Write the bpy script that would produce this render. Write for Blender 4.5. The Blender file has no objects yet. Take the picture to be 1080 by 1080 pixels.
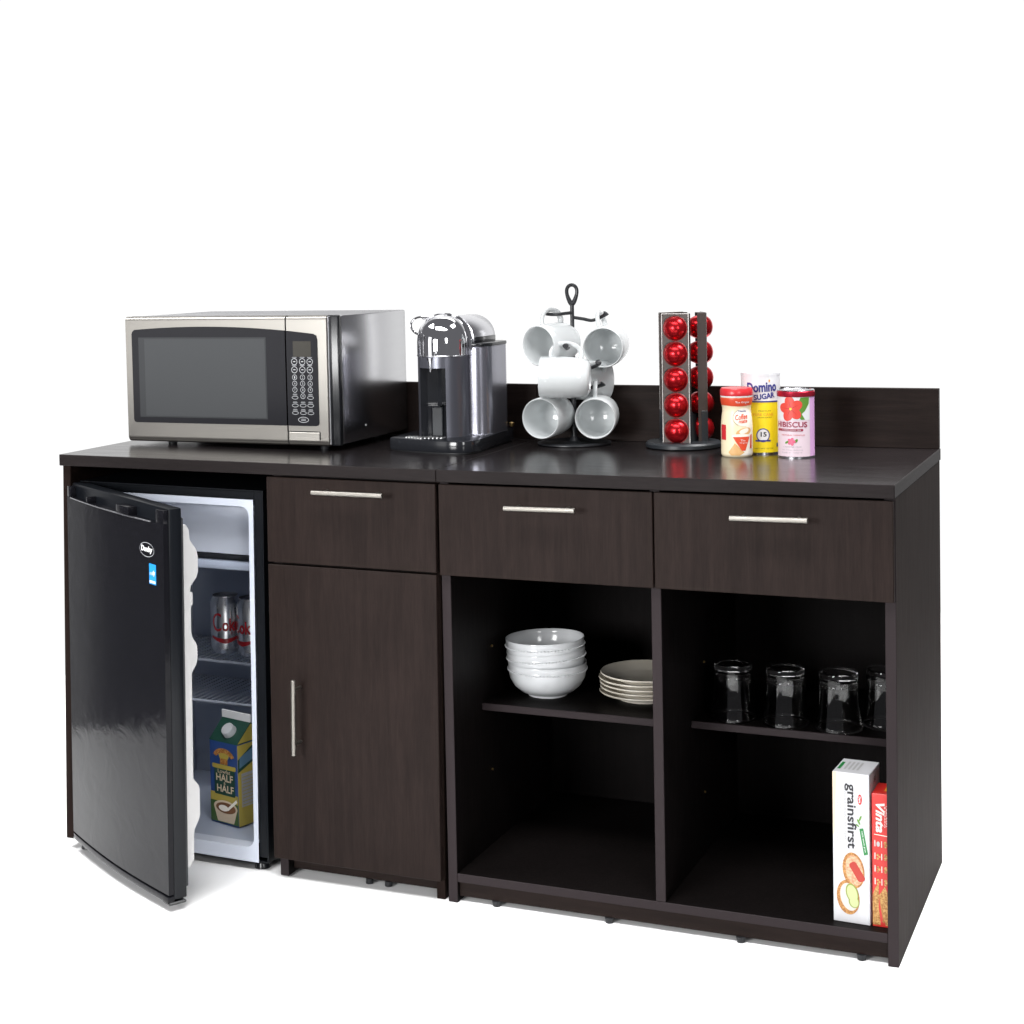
import bpy, bmesh, math, random
from mathutils import Vector, Matrix, Euler
random.seed(7)
PI = math.pi
sc = bpy.context.scene
C = sc.collection
H = 0.9014                      # worktop height

# ------------------------------------------------------------------ materials
def mat(name, col, rough=.5, metal=0., spec=.5, coat=0., **kw):
    m = bpy.data.materials.new(name); m.use_nodes = True
    b = m.node_tree.nodes['Principled BSDF']
    b.inputs['Base Color'].default_value = (*col, 1)
    b.inputs['Roughness'].default_value = rough
    b.inputs['Metallic'].default_value = metal
    b.inputs['Specular IOR Level'].default_value = spec
    b.inputs['Coat Weight'].default_value = coat
    b.inputs['Coat Roughness'].default_value = .05
    for k, v in kw.items(): b.inputs[k.replace('_', ' ')].default_value = v
    return m
def noise_chain(m, scale, vec_scale=(1, 1, 1), detail=4, distort=0.):
    nt = m.node_tree; N = nt.nodes; L = nt.links
    tc = N.new('ShaderNodeTexCoord'); mp = N.new('ShaderNodeMapping'); mp.inputs['Scale'].default_value = vec_scale
    nz = N.new('ShaderNodeTexNoise'); nz.inputs['Scale'].default_value = scale; nz.inputs['Detail'].default_value = detail
    nz.inputs['Distortion'].default_value = distort
    L.new(tc.outputs['Object'], mp.inputs['Vector']); L.new(mp.outputs['Vector'], nz.inputs['Vector'])
    return nz
def vary_color(m, nz, c0, c1, lo=.3, hi=.7):
    nt = m.node_tree; r = nt.nodes.new('ShaderNodeValToRGB')
    r.color_ramp.elements[0].position = lo; r.color_ramp.elements[1].position = hi
    r.color_ramp.elements[0].color = (*c0, 1); r.color_ramp.elements[1].color = (*c1, 1)
    nt.links.new(nz.outputs['Fac'], r.inputs['Fac']); nt.links.new(r.outputs['Color'], nt.nodes['Principled BSDF'].inputs['Base Color'])
def vary_rough(m, nz, r0, r1):
    nt = m.node_tree; r = nt.nodes.new('ShaderNodeMapRange')
    r.inputs['To Min'].default_value = r0; r.inputs['To Max'].default_value = r1
    nt.links.new(nz.outputs['Fac'], r.inputs['Value']); nt.links.new(r.outputs['Result'], nt.nodes['Principled BSDF'].inputs['Roughness'])
def bump(m, nz, strength, dist=.001):
    nt = m.node_tree; b = nt.nodes.new('ShaderNodeBump')
    b.inputs['Strength'].default_value = strength; b.inputs['Distance'].default_value = dist
    nt.links.new(nz.outputs['Fac'], b.inputs['Height']); nt.links.new(b.outputs['Normal'], nt.nodes['Principled BSDF'].inputs['Normal'])

def wood(name, vec, dark, light, rough=.38, spec=.4):
    m = mat(name, light, rough, spec=spec)
    nz = noise_chain(m, 9, vec, 8, .8); vary_color(m, nz, dark, light, .25, .75)
    hair = noise_chain(m, 60, vec, 2); mx = m.node_tree.nodes.new('ShaderNodeMix'); mx.data_type = 'RGBA'; mx.blend_type = 'MULTIPLY'
    rr = m.node_tree.nodes.new('ShaderNodeMapRange'); rr.inputs['From Min'].default_value = .35; rr.inputs['From Max'].default_value = .65; rr.inputs['To Min'].default_value = .87; rr.inputs['To Max'].default_value = 1.09
    bl = noise_chain(m, 5, (1, 1, 1), 3); r2 = m.node_tree.nodes.new('ShaderNodeMapRange'); r2.inputs['From Min'].default_value = .3; r2.inputs['From Max'].default_value = .7; r2.inputs['To Min'].default_value = .88; r2.inputs['To Max'].default_value = 1.1
    mu = m.node_tree.nodes.new('ShaderNodeMath'); mu.operation = 'MULTIPLY'; lk = m.node_tree.links; bs = m.node_tree.nodes['Principled BSDF']
    lk.new(hair.outputs['Fac'], rr.inputs['Value']); lk.new(bl.outputs['Fac'], r2.inputs['Value']); lk.new(rr.outputs['Result'], mu.inputs[0]); lk.new(r2.outputs['Result'], mu.inputs[1])
    src = bs.inputs['Base Color'].links[0].from_socket; mx.inputs[0].default_value = 1
    lk.new(src, mx.inputs[6]); lk.new(mu.outputs[0], mx.inputs[7]); lk.new(mx.outputs[2], bs.inputs['Base Color'])
    fine = noise_chain(m, 22, vec, 3); bump(m, fine, .12, .0006); vary_rough(m, fine, rough - .06, rough + .1)
    return m
WD, WL = (.0110, .0070, .0060), (.0182, .0118, .0101)
M = {}
M['wood_v'] = wood('laminate_vertical_grain', (9, 9, .55), WD, WL, .5, .08)
M['wood_h'] = wood('laminate_horizontal_grain', (.55, 9, 9), WD, WL, .5, .08)
M['wood_d'] = wood('laminate_side', (9, 7, .5), (.0115, .0072, .0060), (.0160, .0102, .0086), .6, .03)
M['wood_shade'] = wood('laminate_shaded_interior', (8, 8, .6), (.0040, .0031, .0031), (.0062, .0049, .0048), .5, .06)  # near-black copy of the laminate, interior shade put into the colour
M['top'] = wood('laminate_worktop', (.5, 8, 8), (.0105, .0085, .0090), (.0150, .0120, .0125), .19, .36)
M['edge'] = mat('edge_band', (.022, .0165, .0178), .5, spec=.10)
M['edge_dark'] = wood('worktop_edge_band', (.55, 9, 9), (.012, .0095, .0095), (.0165, .0132, .0132), .5, .08)
M['gap'] = mat('dark_gap', (.004, .004, .005), .7)
M['nickel'] = mat('brushed_nickel', (.27, .255, .23), .42, 1.)
M['brass'] = mat('brass', (.65, .45, .18), .3, 1.)
M['black_plastic'] = mat('black_plastic', (.010, .011, .013), .25, spec=.5)
M['matt_black'] = mat('matt_black', (.012, .013, .015), .5, spec=.4)
M['slate'] = mat('slate_plastic', (.016, .019, .023), .42, spec=.5)
M['fridge_black'] = mat('fridge_black', (.0060, .0060, .0078), .12, spec=.15)
_n = noise_chain(M['fridge_black'], 45, (1, 1, .7), 5); vary_rough(M['fridge_black'], _n, .04, .22)
_n = noise_chain(M['fridge_black'], 13, (1, 1, 1.2), 6, .8); bump(M['fridge_black'], _n, .22, .0035)
M['fridge_shell'] = mat('fridge_shell', (.005, .006, .008), .3, spec=.22)
M['liner'] = mat('fridge_liner_shaded', (.34, .38, .47), .35)  # liner darkened and blued to carry the shade inside the fridge
M['flange'] = mat('fridge_flange', (.58, .62, .71), .32)
M['gasket'] = mat('gasket', (.03, .032, .036), .6)
M['door_liner'] = mat('door_liner', (.60, .595, .59), .3)
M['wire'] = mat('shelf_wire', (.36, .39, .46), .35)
M['sticker_blue'] = mat('sticker_blue', (.010, .27, .75), .45)
M['white_ink'] = mat('white_ink', (.82, .82, .82), .45)
M['steel'] = mat('brushed_steel_front', (.45, .43, .395), .30, 1.)
_n = noise_chain(M['steel'], 30, (.6, 30, 30), 3); bump(M['steel'], _n, .10, .0004); vary_rough(M['steel'], _n, .26, .40)
M['steel_side'] = mat('brushed_steel_cover', (.60, .60, .615), .24, 1.)
_n = noise_chain(M['steel_side'], 26, (30, .4, 30), 2); bump(M['steel_side'], _n, .02, .0004); vary_rough(M['steel_side'], _n, .20, .28)
M['cover_top'] = mat('steel_top_dim_reflection', (.36, .36, .37), .45, spec=.2)  # grey colour stands in for a dimmer reflection on the steel top
M['mw_glass'] = mat('dark_glass_panel', (.015, .015, .018), .14, spec=.2)
M['mw_window'] = mat('window_mesh', (.058, .061, .064), .25, spec=.25)
_n = noise_chain(M['mw_window'], 900, (1, 1, 1), 1); bump(M['mw_window'], _n, .1, .0003)
M['mw_window_in'] = mat('window_border', (.042, .044, .047), .2, spec=.25)
M['display'] = mat('display', (.030, .027, .020), .15)
M['grey_ink'] = mat('grey_ink', (.45, .46, .48), .5)
M['chrome'] = mat('chrome', (.82, .82, .84), .04, 1.)
M['chrome_soft'] = mat('satin_chrome', (.66, .66, .69), .22, 1.)
M['titan'] = mat('titan_metallic', (.145, .148, .175), .28, .7, spec=.6)
M['titan_rib'] = mat('titan_ribs', (.26, .26, .30), .26, .8, spec=.6)
M['smoke'] = mat('smoked_plastic', (.014, .015, .018), .14, spec=.5)
M['porcelain'] = mat('porcelain', (.70, .725, .73), .10, spec=.5)
M['porcelain_bowl'] = mat('bowl_porcelain', (.64, .655, .67), .14, spec=.5)
M['plate'] = mat('plate_stoneware', (.66, .60, .50), .35)
_n = noise_chain(M['plate'], 9, (1, 1, 1), 4); vary_color(M['plate'], _n, (.58, .535, .45), (.74, .69, .60), .35, .65)
M['pod_red'] = mat('pod_red_foil', (.52, .008, .014), .24, .75, spec=.6)
_n = noise_chain(M['pod_red'], 160, (1, 1, 1), 3); bump(M['pod_red'], _n, .05, .0004)
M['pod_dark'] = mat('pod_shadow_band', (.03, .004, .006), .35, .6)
M['pod_rim'] = mat('pod_rim_foil', (.20, .015, .015), .35, .8)
M['pewter'] = mat('pewter_mesh', (.060, .045, .040), .5, .3)
_n = noise_chain(M['pewter'], 320, (1, 1, 1), 2); bump(M['pewter'], _n, .4, .0006)
M['silver'] = mat('silver_trim', (.17, .16, .155), .35, 1.)
M['grid'] = mat('satin_grid', (.80, .80, .80), .35, 1.)
M['iron'] = mat('cast_iron_black', (.018, .019, .022), .38, spec=.5)
M['glass'] = mat('clear_glass', (1, 1, 1), .0, spec=.5, Transmission_Weight=1., IOR=1.48)
M['can'] = mat('can_aluminium', (.70, .70, .72), .24, .95)
M['can_dark'] = mat('can_lid', (.35, .35, .37), .3, .9)
def flat(name, c, r=.42): M[name] = mat(name, c, r); return M[name]
flat('coke_red', (.48, .012, .018), .3); flat('ink_black', (.015, .015, .018)); flat('cream', (.88, .76, .52), .35)
flat('cream_light', (.88, .84, .74), .35); flat('lid_red', (.62, .028, .035), .3); flat('orange_red', (.70, .075, .028), .35)
flat('tan', (.72, .42, .17)); flat('crust', (.58, .27, .07)); flat('paper_white', (.74, .74, .755), .4)
flat('yellow', (.86, .66, .012), .32); flat('navy', (.025, .03, .22)); flat('orange_ink', (.75, .35, .03)); flat('leaf_green', (.11, .26, .035))
flat('petal', (.74, .065, .045)); flat('petal_deep', (.55, .03, .025)); flat('pink', (.70, .40, .70), .35); flat('pink_pale', (.74, .60, .66), .35)
flat('maroon', (.30, .015, .05)); flat('lid_wine', (.55, .02, .05), .25); flat('box_red', (.50, .018, .014), .35); flat('box_white', (.52, .52, .54), .4); flat('print_white', (.60, .59, .56), .4); flat('banner_green', (.014, .18, .04))
flat('cracker', (.40, .20, .06), .6); flat('cracker_dark', (.36, .15, .04), .6); flat('spread', (.80, .52, .34), .5); flat('tomato', (.36, .025, .014))
flat('cheese', (.50, .49, .45)); flat('cucumber', (.22, .27, .05)); flat('cucumber_in', (.42, .46, .22)); flat('field', (.05, .11, .025)); flat('carton_blue', (.018, .055, .20))
flat('carton_green', (.006, .045, .030)); flat('carton_yellow', (.42, .33, .06)); flat('carton_sky', (.10, .20, .30)); flat('grey_print', (.36, .36, .36)); flat('cap_white', (.45, .46, .48), .35)  # carton colours darkened for the shade inside the fridge
flat('mug_brown', (.20, .085, .035)); flat('beige_print', (.62, .50, .36)); flat('pink_flower', (.72, .12, .22))
_n = noise_chain(M['cracker'], 260, (1, 1, 1), 3); vary_color(M['cracker'], _n, (.26, .105, .022), (.50, .29, .095), .4, .62)
_n = noise_chain(M['crust'], 300, (1, 1, 1), 2); vary_color(M['crust'], _n, (.26, .095, .016), (.48, .24, .065), .4, .62)
_n = noise_chain(M['spread'], 200, (1, 1, 1), 2); vary_color(M['spread'], _n, (.44, .21, .115), (.60, .38, .24), .4, .62)
M['lid_wine'].node_tree.nodes['Principled BSDF'].inputs['Metallic'].default_value = .6
M['floor'] = mat('white_floor_paper', (.93, .93, .93), .9, spec=0.)

# ------------------------------------------------------------------ mesh helpers
class MB:
    def __init__(s): s.bm = bmesh.new(); s.smooth = False
    def _add(s, o):
        me = bpy.data.meshes.new('tmp'); o.to_mesh(me); s.bm.from_mesh(me); bpy.data.meshes.remove(me); o.free(); return s
    def box(s, x0, x1, y0, y1, z0, z1, bev=.0012, seg=1):
        b = bmesh.new(); bmesh.ops.create_cube(b, size=1)
        bmesh.ops.scale(b, vec=(x1-x0, y1-y0, z1-z0), verts=b.verts); bmesh.ops.translate(b, vec=((x0+x1)/2, (y0+y1)/2, (z0+z1)/2), verts=b.verts)
        if bev: bmesh.ops.bevel(b, geom=b.edges[:], offset=bev, segments=seg, profile=.5, affect='EDGES')
        return s._add(b)
    def prism(s, pts, a0, a1, axis='z', bev=0., seg=2):
        b = bmesh.new()
        f = {'z': lambda p, t: (p[0], p[1], t), 'y': lambda p, t: (p[0], t, p[1]), 'x': lambda p, t: (t, p[0], p[1])}[axis]
        v0 = [b.verts.new(f(p, a0)) for p in pts]; v1 = [b.verts.new(f(p, a1)) for p in pts]; n = len(pts)
        b.faces.new(v0); b.faces.new(v1[::-1])
        for i in range(n): b.faces.new((v0[i], v0[(i+1) % n], v1[(i+1) % n], v1[i]))
        bmesh.ops.recalc_face_normals(b, faces=b.faces)
        if bev: bmesh.ops.bevel(b, geom=[e for e in b.edges if e.calc_face_angle(0) > .6], offset=bev, segments=seg, profile=.5, affect='EDGES')
        return s._add(b)
    def lathe(s, prof, seg=48, c=(0, 0, 0), a0=0., a1=2*PI, mat4=None):
        b = bmesh.new(); full = abs(a1-a0-2*PI) < 1e-6; n = seg if full else seg+1; rings = []
        for r, z in prof:
            if r < 1e-7: rings.append([b.verts.new((0, 0, z))])
            else: rings.append([b.verts.new((r*math.cos(a0+(a1-a0)*i/seg), r*math.sin(a0+(a1-a0)*i/seg), z)) for i in range(n)])
        for A, B in zip(rings, rings[1:]):
            for i in range(seg):
                j = (i+1) % n
                if len(A) == 1 and len(B) == 1: continue
                if len(A) == 1: b.faces.new((A[0], B[j], B[i]))
                elif len(B) == 1: b.faces.new((A[i], A[j], B[0]))
                else: b.faces.new((A[i], A[j], B[j], B[i]))
        bmesh.ops.recalc_face_normals(b, faces=b.faces)
        if mat4 is not None: bmesh.ops.transform(b, matrix=mat4, verts=b.verts)
        bmesh.ops.translate(b, vec=c, verts=b.verts); return s._add(b)
    def cyl(s, p0, p1, r0, r1=None, seg=20, bev=0.):
        p0, p1 = Vector(p0), Vector(p1); r1 = r0 if r1 is None else r1; d = p1-p0; L = d.length
        q = d.to_track_quat('Z', 'Y').to_matrix().to_4x4(); q.translation = p0
        pr = [(0, 0), (r0-bev, 0), (r0, bev), (r1, L-bev), (r1-bev, L), (0, L)] if bev else [(0, 0), (r0, 0), (r1, L), (0, L)]
        return s.lathe(pr, seg, mat4=q)
    def tube(s, pts, r, seg=10, closed=False, flat=1.):
        P = [Vector(p) for p in pts]; n = len(P); R = r if isinstance(r, (list, tuple)) else [r]*n
        b = bmesh.new(); rings = []; up = None
        for i in range(n):
            t = (P[(i+1) % n]-P[i-1]) if closed else (P[min(i+1, n-1)]-P[max(i-1, 0)]); t.normalize()
            if up is None: up = t.orthogonal().normalized()
            up = (up-t*up.dot(t)).normalized(); sd = t.cross(up)
            rings.append([b.verts.new(P[i]+(up*math.cos(2*PI*k/seg)+sd*math.sin(2*PI*k/seg)*flat)*R[i]) for k in range(seg)])
        for i in range(n if closed else n-1):
            A, B = rings[i], rings[(i+1) % n]
            off = 0
            if closed and i == n-1:
                off = min(range(seg), key=lambda o: (A[0].co-B[o].co).length)
            for k in range(seg): b.faces.new((A[k], A[(k+1) % seg], B[(k+1+off) % seg], B[(k+off) % seg]))
        if not closed: b.faces.new(rings[0][::-1]); b.faces.new(rings[-1])
        bmesh.ops.recalc_face_normals(b, faces=b.faces); return s._add(b)
    def xf(s, m): bmesh.ops.transform(s.bm, matrix=m, verts=s.bm.verts); return s
    def mesh(s, name, m, smooth=True, ang=.6):
        me = bpy.data.meshes.new(name); s.bm.to_mesh(me); s.bm.free()
        for x in (m if isinstance(m, (list, tuple)) else [m]): me.materials.append(x)
        if smooth:
            me.polygons.foreach_set('use_smooth', [True]*len(me.polygons)); me.set_sharp_from_angle(angle=ang)
        return me
    def obj(s, name, m, parent=None, label=None, smooth=True, ang=.6):
        o = bpy.data.objects.new(name, s.mesh(name, m, smooth, ang)); C.objects.link(o)
        if parent: o.parent = parent
        if label: o['label'] = label
        return o
def thing(name, label, cat, loc=(0, 0, 0), rot=(0, 0, 0), group=None):
    o = bpy.data.objects.new(name, None); C.objects.link(o); o.empty_display_size = .05
    o.location = loc; o.rotation_euler = rot; o['label'] = label; o['category'] = cat
    if group: o['group'] = group
    return o
def tag(o, label, cat, group=None):
    o['label'] = label; o['category'] = cat
    if group: o['group'] = group
    return o
def copy_tree(o, parent=None):
    c = o.copy(); C.objects.link(c)
    if parent: c.parent = parent
    for ch in [x for x in bpy.data.objects if x.parent == o and x != c]: copy_tree(ch, c)
    return c
def catmull(P, n=8):
    P = [Vector(p) for p in P]; out = []
    for i in range(len(P)-1):
        a, b, c, d = P[max(i-1, 0)], P[i], P[i+1], P[min(i+2, len(P)-1)]
        for k in range(n):
            t = k/n; out.append(.5*((2*b)+(c-a)*t+(2*a-5*b+4*c-d)*t*t+(3*b-a-3*c+d)*t**3))
    return out+[P[-1]]
def catr(prof, n=5): return [(max(v.x, 0), v.y) for v in catmull([(r, z, 0) for r, z in prof], n)]

# ---- flat prints laid on surfaces: 2-D shapes, cut into strips and wrapped on the carrier
def ell(cx, cy, rx, ry, rot=0., n=32): 
    c, s_ = math.cos(rot), math.sin(rot)
    return [(cx+rx*math.cos(t)*c-ry*math.sin(t)*s_, cy+rx*math.cos(t)*s_+ry*math.sin(t)*c) for t in [2*PI*i/n for i in range(n)]]
def rect(x0, x1, y0, y1): return [(x0, y0), (x1, y0), (x1, y1), (x0, y1)]
def ring2(cx, cy, rx, ry, w, n=40, a0=0, a1=2*PI):
    q = []
    for i in range(n):
        t0, t1 = a0+(a1-a0)*i/n, a0+(a1-a0)*(i+1)/n
        q.append([(cx+(rx-w)*math.cos(t0), cy+(ry-w)*math.sin(t0)), (cx+rx*math.cos(t0), cy+ry*math.sin(t0)), (cx+rx*math.cos(t1), cy+ry*math.sin(t1)), (cx+(rx-w)*math.cos(t1), cy+(ry-w)*math.sin(t1))])
    return q
def rrect(x0, x1, y0, y1, r, n=6):
    out = []
    for cx, cy, a in ((x1-r, y1-r, 0), (x0+r, y1-r, PI/2), (x0+r, y0+r, PI), (x1-r, y0+r, 1.5*PI)):
        out += [(cx+r*math.cos(a+PI/2*i/n), cy+r*math.sin(a+PI/2*i/n)) for i in range(n+1)]
    return out
def shapes(*lists):
    b = bmesh.new()
    for i, p in enumerate(lists):
        if p and isinstance(p[0][0], (list, tuple)): 
            for q in p: b.faces.new([b.verts.new((x, y, i*2.5e-5)) for x, y in q])
        else: b.faces.new([b.verts.new((x, y, i*2.5e-5)) for x, y in p])
    bmesh.ops.triangulate(b, faces=b.faces[:]); return b
def text(s_, cx, cy, w, h, rot=0., bold=0., shear=0., font=None):
    cu = bpy.data.curves.new('lettering', 'FONT'); cu.body = s_; cu.size = 1; cu.offset = bold; cu.shear = shear; cu.resolution_u = 3
    o = bpy.data.objects.new('lettering', cu); C.objects.link(o); bpy.context.view_layer.update()
    me = bpy.data.meshes.new_from_object(o.evaluated_get(bpy.context.evaluated_depsgraph_get()))
    bpy.data.objects.remove(o); bpy.data.curves.remove(cu)
    b = bmesh.new(); b.from_mesh(me); bpy.data.meshes.remove(me)
    xs = [v.co.x for v in b.verts]; ys = [v.co.y for v in b.verts]; x0, x1, y0, y1 = min(xs), max(xs), min(ys), max(ys)
    for v in b.verts:
        x, y = ((v.co.x-x0)/(x1-x0)-.5)*w, ((v.co.y-y0)/(y1-y0)-.5)*h
        v.co = (cx+x*math.cos(rot)-y*math.sin(rot), cy+x*math.sin(rot)+y*math.cos(rot), 0)
    return b
def decal(name, parent, m, bms, mapf, du=None, dv=None, label=None):
    b = bmesh.new()
    for x in (bms if isinstance(bms, list) else [bms]):
        me = bpy.data.meshes.new('t'); x.to_mesh(me); b.from_mesh(me); bpy.data.meshes.remove(me); x.free()
    for d, ax in ((du, 0), (dv, 1)):
        if not d: continue
        lo, hi = min(v.co[ax] for v in b.verts), max(v.co[ax] for v in b.verts)
        k = math.ceil(lo/d)
        while k*d < hi:
            co = [0, 0, 0]; no = [0, 0, 0]; co[ax] = k*d; no[ax] = 1
            bmesh.ops.bisect_plane(b, geom=b.verts[:]+b.edges[:]+b.faces[:], plane_co=co, plane_no=no); k += 1
    for v in b.verts:
        u_, v_, k_ = v.co; p_ = mapf(u_, v_)
        if k_ > 1e-7: p_ = p_+(mapf(u_+.001, v_)-p_).cross(mapf(u_, v_+.001)-p_).normalized()*k_
        v.co = p_
    me = bpy.data.meshes.new(name); b.to_mesh(me); b.free(); me.materials.append(m)
    o = bpy.data.objects.new(name, me); C.objects.link(o); o.parent = parent
    if label: o['label'] = label
    return o
def on_cyl(r, psi, eps=.0004):
    rf = r if callable(r) else (lambda z: r)
    r0 = rf(0.05) if callable(r) else r
    return lambda u, v: Vector(((rf(v)+eps)*math.sin(psi+u/r0), -(rf(v)+eps)*math.cos(psi+u/r0), v))
def on_front(y): return lambda u, v: Vector((u, y, v))

# ------------------------------------------------------------------ setting
b = MB(); b.bm.faces.new([b.bm.verts.new(p) for p in ((-1.95, -2.6, 0), (1.45, -2.6, 0), (1.45, 3.2, 0), (-1.95, 3.2, 0))])
fl = b.obj('floor', M['floor'], smooth=False); fl['kind'] = 'structure'

# ------------------------------------------------------------------ handles
def bar_handle(parent, p0, p1, yfront, label=None):
    p0, p1 = Vector(p0), Vector(p1); d = (p1-p0).normalized(); b = MB()
    b.cyl(p0, p1, .0052, seg=16, bev=.0008)
    for p in (p0+d*.022, p1-d*.022): b.cyl(p, (p.x, yfront, p.z), .0035, seg=10)
    return b.obj('handle', M['nickel'], parent, label)

def panel_box(name, parent, box, outer, sides):
    # board with edge band on its front, outer laminate on the listed sides, laminate darkened for interior shade elsewhere
    o = MB().box(*box, .001).obj(name, [M['wood_shade'], outer, M['edge']], parent)
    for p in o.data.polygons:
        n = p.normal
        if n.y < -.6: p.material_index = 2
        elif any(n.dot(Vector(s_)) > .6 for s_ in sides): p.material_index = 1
    return o
def worktop(parent, x0, x1):
    o = MB().box(x0, x1, 0, .605, H-.0254, H, .0012).obj('countertop', [M['top'], M['edge_dark']], parent)
    for p in o.data.polygons: p.material_index = 0 if p.normal.z > .8 else 1
    return o
# ------------------------------------------------------------------ left cabinet
w = .929
lc = thing('fridge_cabinet', 'left dark espresso cabinet with a fridge bay, one drawer and one closed door', 'cabinet', (-.0069, 0, 0), (0, .008, .012), 'espresso break room cabinets')
wt = worktop(lc, -.9262, -.0006)
for v in wt.data.vertices:
    if v.co.y > .3 and v.co.x > -.1: v.co.x += .0062
MB().box(-.926, .0052, .586, .605, H+.0002, H+.129, .001).obj('backsplash', M['wood_h'], lc)
b = MB().box(-.925, -.905, .012, .60, .016, H-.0258, .001)
for v in b.bm.verts: v.co.x -= .018*(1-v.co.z/.87)
b.obj('side_panel', M['wood_d'], lc)
panel_box('divider', lc, (-.391, -.371, .0225, .588, .0, H-.0258), M['wood_d'], [])
MB().box(-.0215, -.0025, .0225, .60, .0, H-.0258, .001).obj('side_panel', M['wood_d'], lc)
MB().box(-.904, -.392, .588, .60, .10, H-.026, 0).box(-.370, -.022, .588, .60, .05, H-.026, 0).obj('back_panel', M['wood_shade'], lc)
MB().box(-.3705, -.022, .03, .587, .05, .066, .0).obj('bottom_board', M['wood_shade'], lc)
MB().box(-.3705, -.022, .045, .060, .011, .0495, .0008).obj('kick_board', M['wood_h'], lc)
MB().box(-.3705, -.0220, .0225, .040, .670, .700, 0).box(-.3705, -.0220, .0225, .040, .855, H-.0262, 0).obj('front_rail', M['wood_shade'], lc)
dr = MB().box(-.396, -.0035, .003, .0215, .6885, H-.0300, .0012).obj('drawer', M['wood_v'], lc)
bar_handle(dr, (-.2705, -.03, .8468), (-.107, -.03, .8472), .003)
dd = MB().box(-.396, -.0035, .003, .0215, .044, .6835, .0012).obj('door', M['wood_v'], lc)
bar_handle(dd, (-.3245, -.03, .2845), (-.3225, -.03, .446), .003)
for x in (-.19, -.145):
    MB().cyl((x, .05, 0), (x, .05, .011), .008, seg=12).obj('leveling_foot', M['matt_black'], lc)

# ------------------------------------------------------------------ right cabinet
W = .914
rc = thing('open_shelf_cabinet', 'right dark espresso cabinet with two drawers above two open shelf bays', 'cabinet', group='espresso break room cabinets')
worktop(rc, .0006, W)
MB().box(.0006, W-.001, .586, .605, H+.0002, H+.129, .001).obj('backsplash', M['wood_h'], rc)
for x0, x1, sg_ in ((.0015, .0215, -1), (.8925, .9125, 1)): panel_box('side_panel', rc, (x0, x1, .0155, .60, 0, H-.0258), M['wood_d'], [(sg_, 0, 0)])
panel_box('divider', rc, (.447, .467, .0155, .587, .0625, H-.0258), M['wood_v'], [])
MB().box(.0218, .8922, .588, .60, .045, H-.026, 0).obj('back_panel', M['wood_shade'], rc)
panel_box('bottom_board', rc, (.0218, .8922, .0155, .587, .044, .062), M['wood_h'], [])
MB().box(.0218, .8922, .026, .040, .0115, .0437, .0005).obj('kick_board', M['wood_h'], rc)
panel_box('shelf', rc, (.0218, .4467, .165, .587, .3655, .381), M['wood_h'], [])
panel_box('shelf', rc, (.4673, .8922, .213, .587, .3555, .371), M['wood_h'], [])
for x0, x1 in ((.0218, .4467), (.4673, .8922)): MB().box(x0, x1, .02, .587, .700, .716, 0).obj('dust_panel', M['wood_shade'], rc)
for (x0, x1), (h0, h1) in (((.0035, .4555), (.160, .309)), ((.4588, .9108), (.6155, .762))):
    d = MB().box(x0, x1, .003, .0150, .6845, H-.0300, .0012).obj('drawer', M['wood_v'], rc)
    bar_handle(d, (h0, -.03, .833), (h1, -.03, .8345), .003)
for x, y, z in ((.0217, .224, .4915), (.0217, .215, .2234), (.4672, .315, .4703), (.4672, .308, .1945)):
    MB().cyl((x, y, z), (x+.003, y, z), .0026, seg=10).obj('shelf_pin', M['brass'], rc)
for x in (.103, .346, .612, .842):
    MB().cyl((x, .03, 0), (x, .03, .0115), .008, .010, seg=12).obj('leveling_foot', M['matt_black'], rc)

# ------------------------------------------------------------------ mini fridge
fr = thing('mini_fridge', 'black compact refrigerator standing open in the left cabinet bay', 'refrigerator', (-.6755, .03, 0), (0, .013, 0))
fx0, fx1, fd, fz0, fz1 = -.236, .241, .49, .022, .842      # relative to the thing
ix0, ix1, iz0, iz1 = -.214, .2195, .054, .806
t = .003
b = MB().box(fx0, fx0+t, 0, fd, fz0, fz1, 0).box(fx1-t, fx1, 0, fd, fz0, fz1, 0).box(fx0+t, fx1-t, 0, fd, fz1-t, fz1, 0).box(fx0+t, fx1-t, 0, fd, fz0, fz0+t, 0).box(fx0+t, fx1-t, fd-t, fd, fz0+t, fz1-t, 0)
b.box(fx1-.022, fx1-t, 0, .004, fz0+.012, fz1-t, .0008).box(fx0+t, fx1-.022, 0, .004, .822, fz1-t, .0008)
b.obj('body', M['fridge_shell'], fr)
# white flange round the opening
def frame(x0, x1, z0, z1, i0, i1, j0, j1, y0, y1, r=.018):
    b = MB(); outer = rect(x0, x1, z0, z1); inner = rrect(i0, i1, j0, j1, r, 6)
    bm = bmesh.new(); n = len(inner)
    def corner(p): return (x1 if p[0] > (i0+i1)/2 else x0, z1 if p[1] > (j0+j1)/2 else z0)
    for yy in (y0,):
        vi = [bm.verts.new((p[0], yy, p[1])) for p in inner]; vo = [bm.verts.new((corner(p)[0], yy, corner(p)[1])) for p in inner]
        for k in range(n):
            a, c = vo[k], vo[(k+1) % n]
            if (a.co-c.co).length < 1e-6: bm.faces.new((vi[k], vi[(k+1) % n], c))
            else: bm.faces.new((vi[k], vi[(k+1) % n], c, a))
        vb = [bm.verts.new((p[0], y1, p[1])) for p in inner]
        for k in range(n): bm.faces.new((vi[k], vi[(k+1) % n], vb[(k+1) % n], vb[k]))
    bmesh.ops.remove_doubles(bm, verts=bm.verts, dist=1e-6); bmesh.ops.recalc_face_normals(bm, faces=bm.faces); b._add(bm); return b
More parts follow.
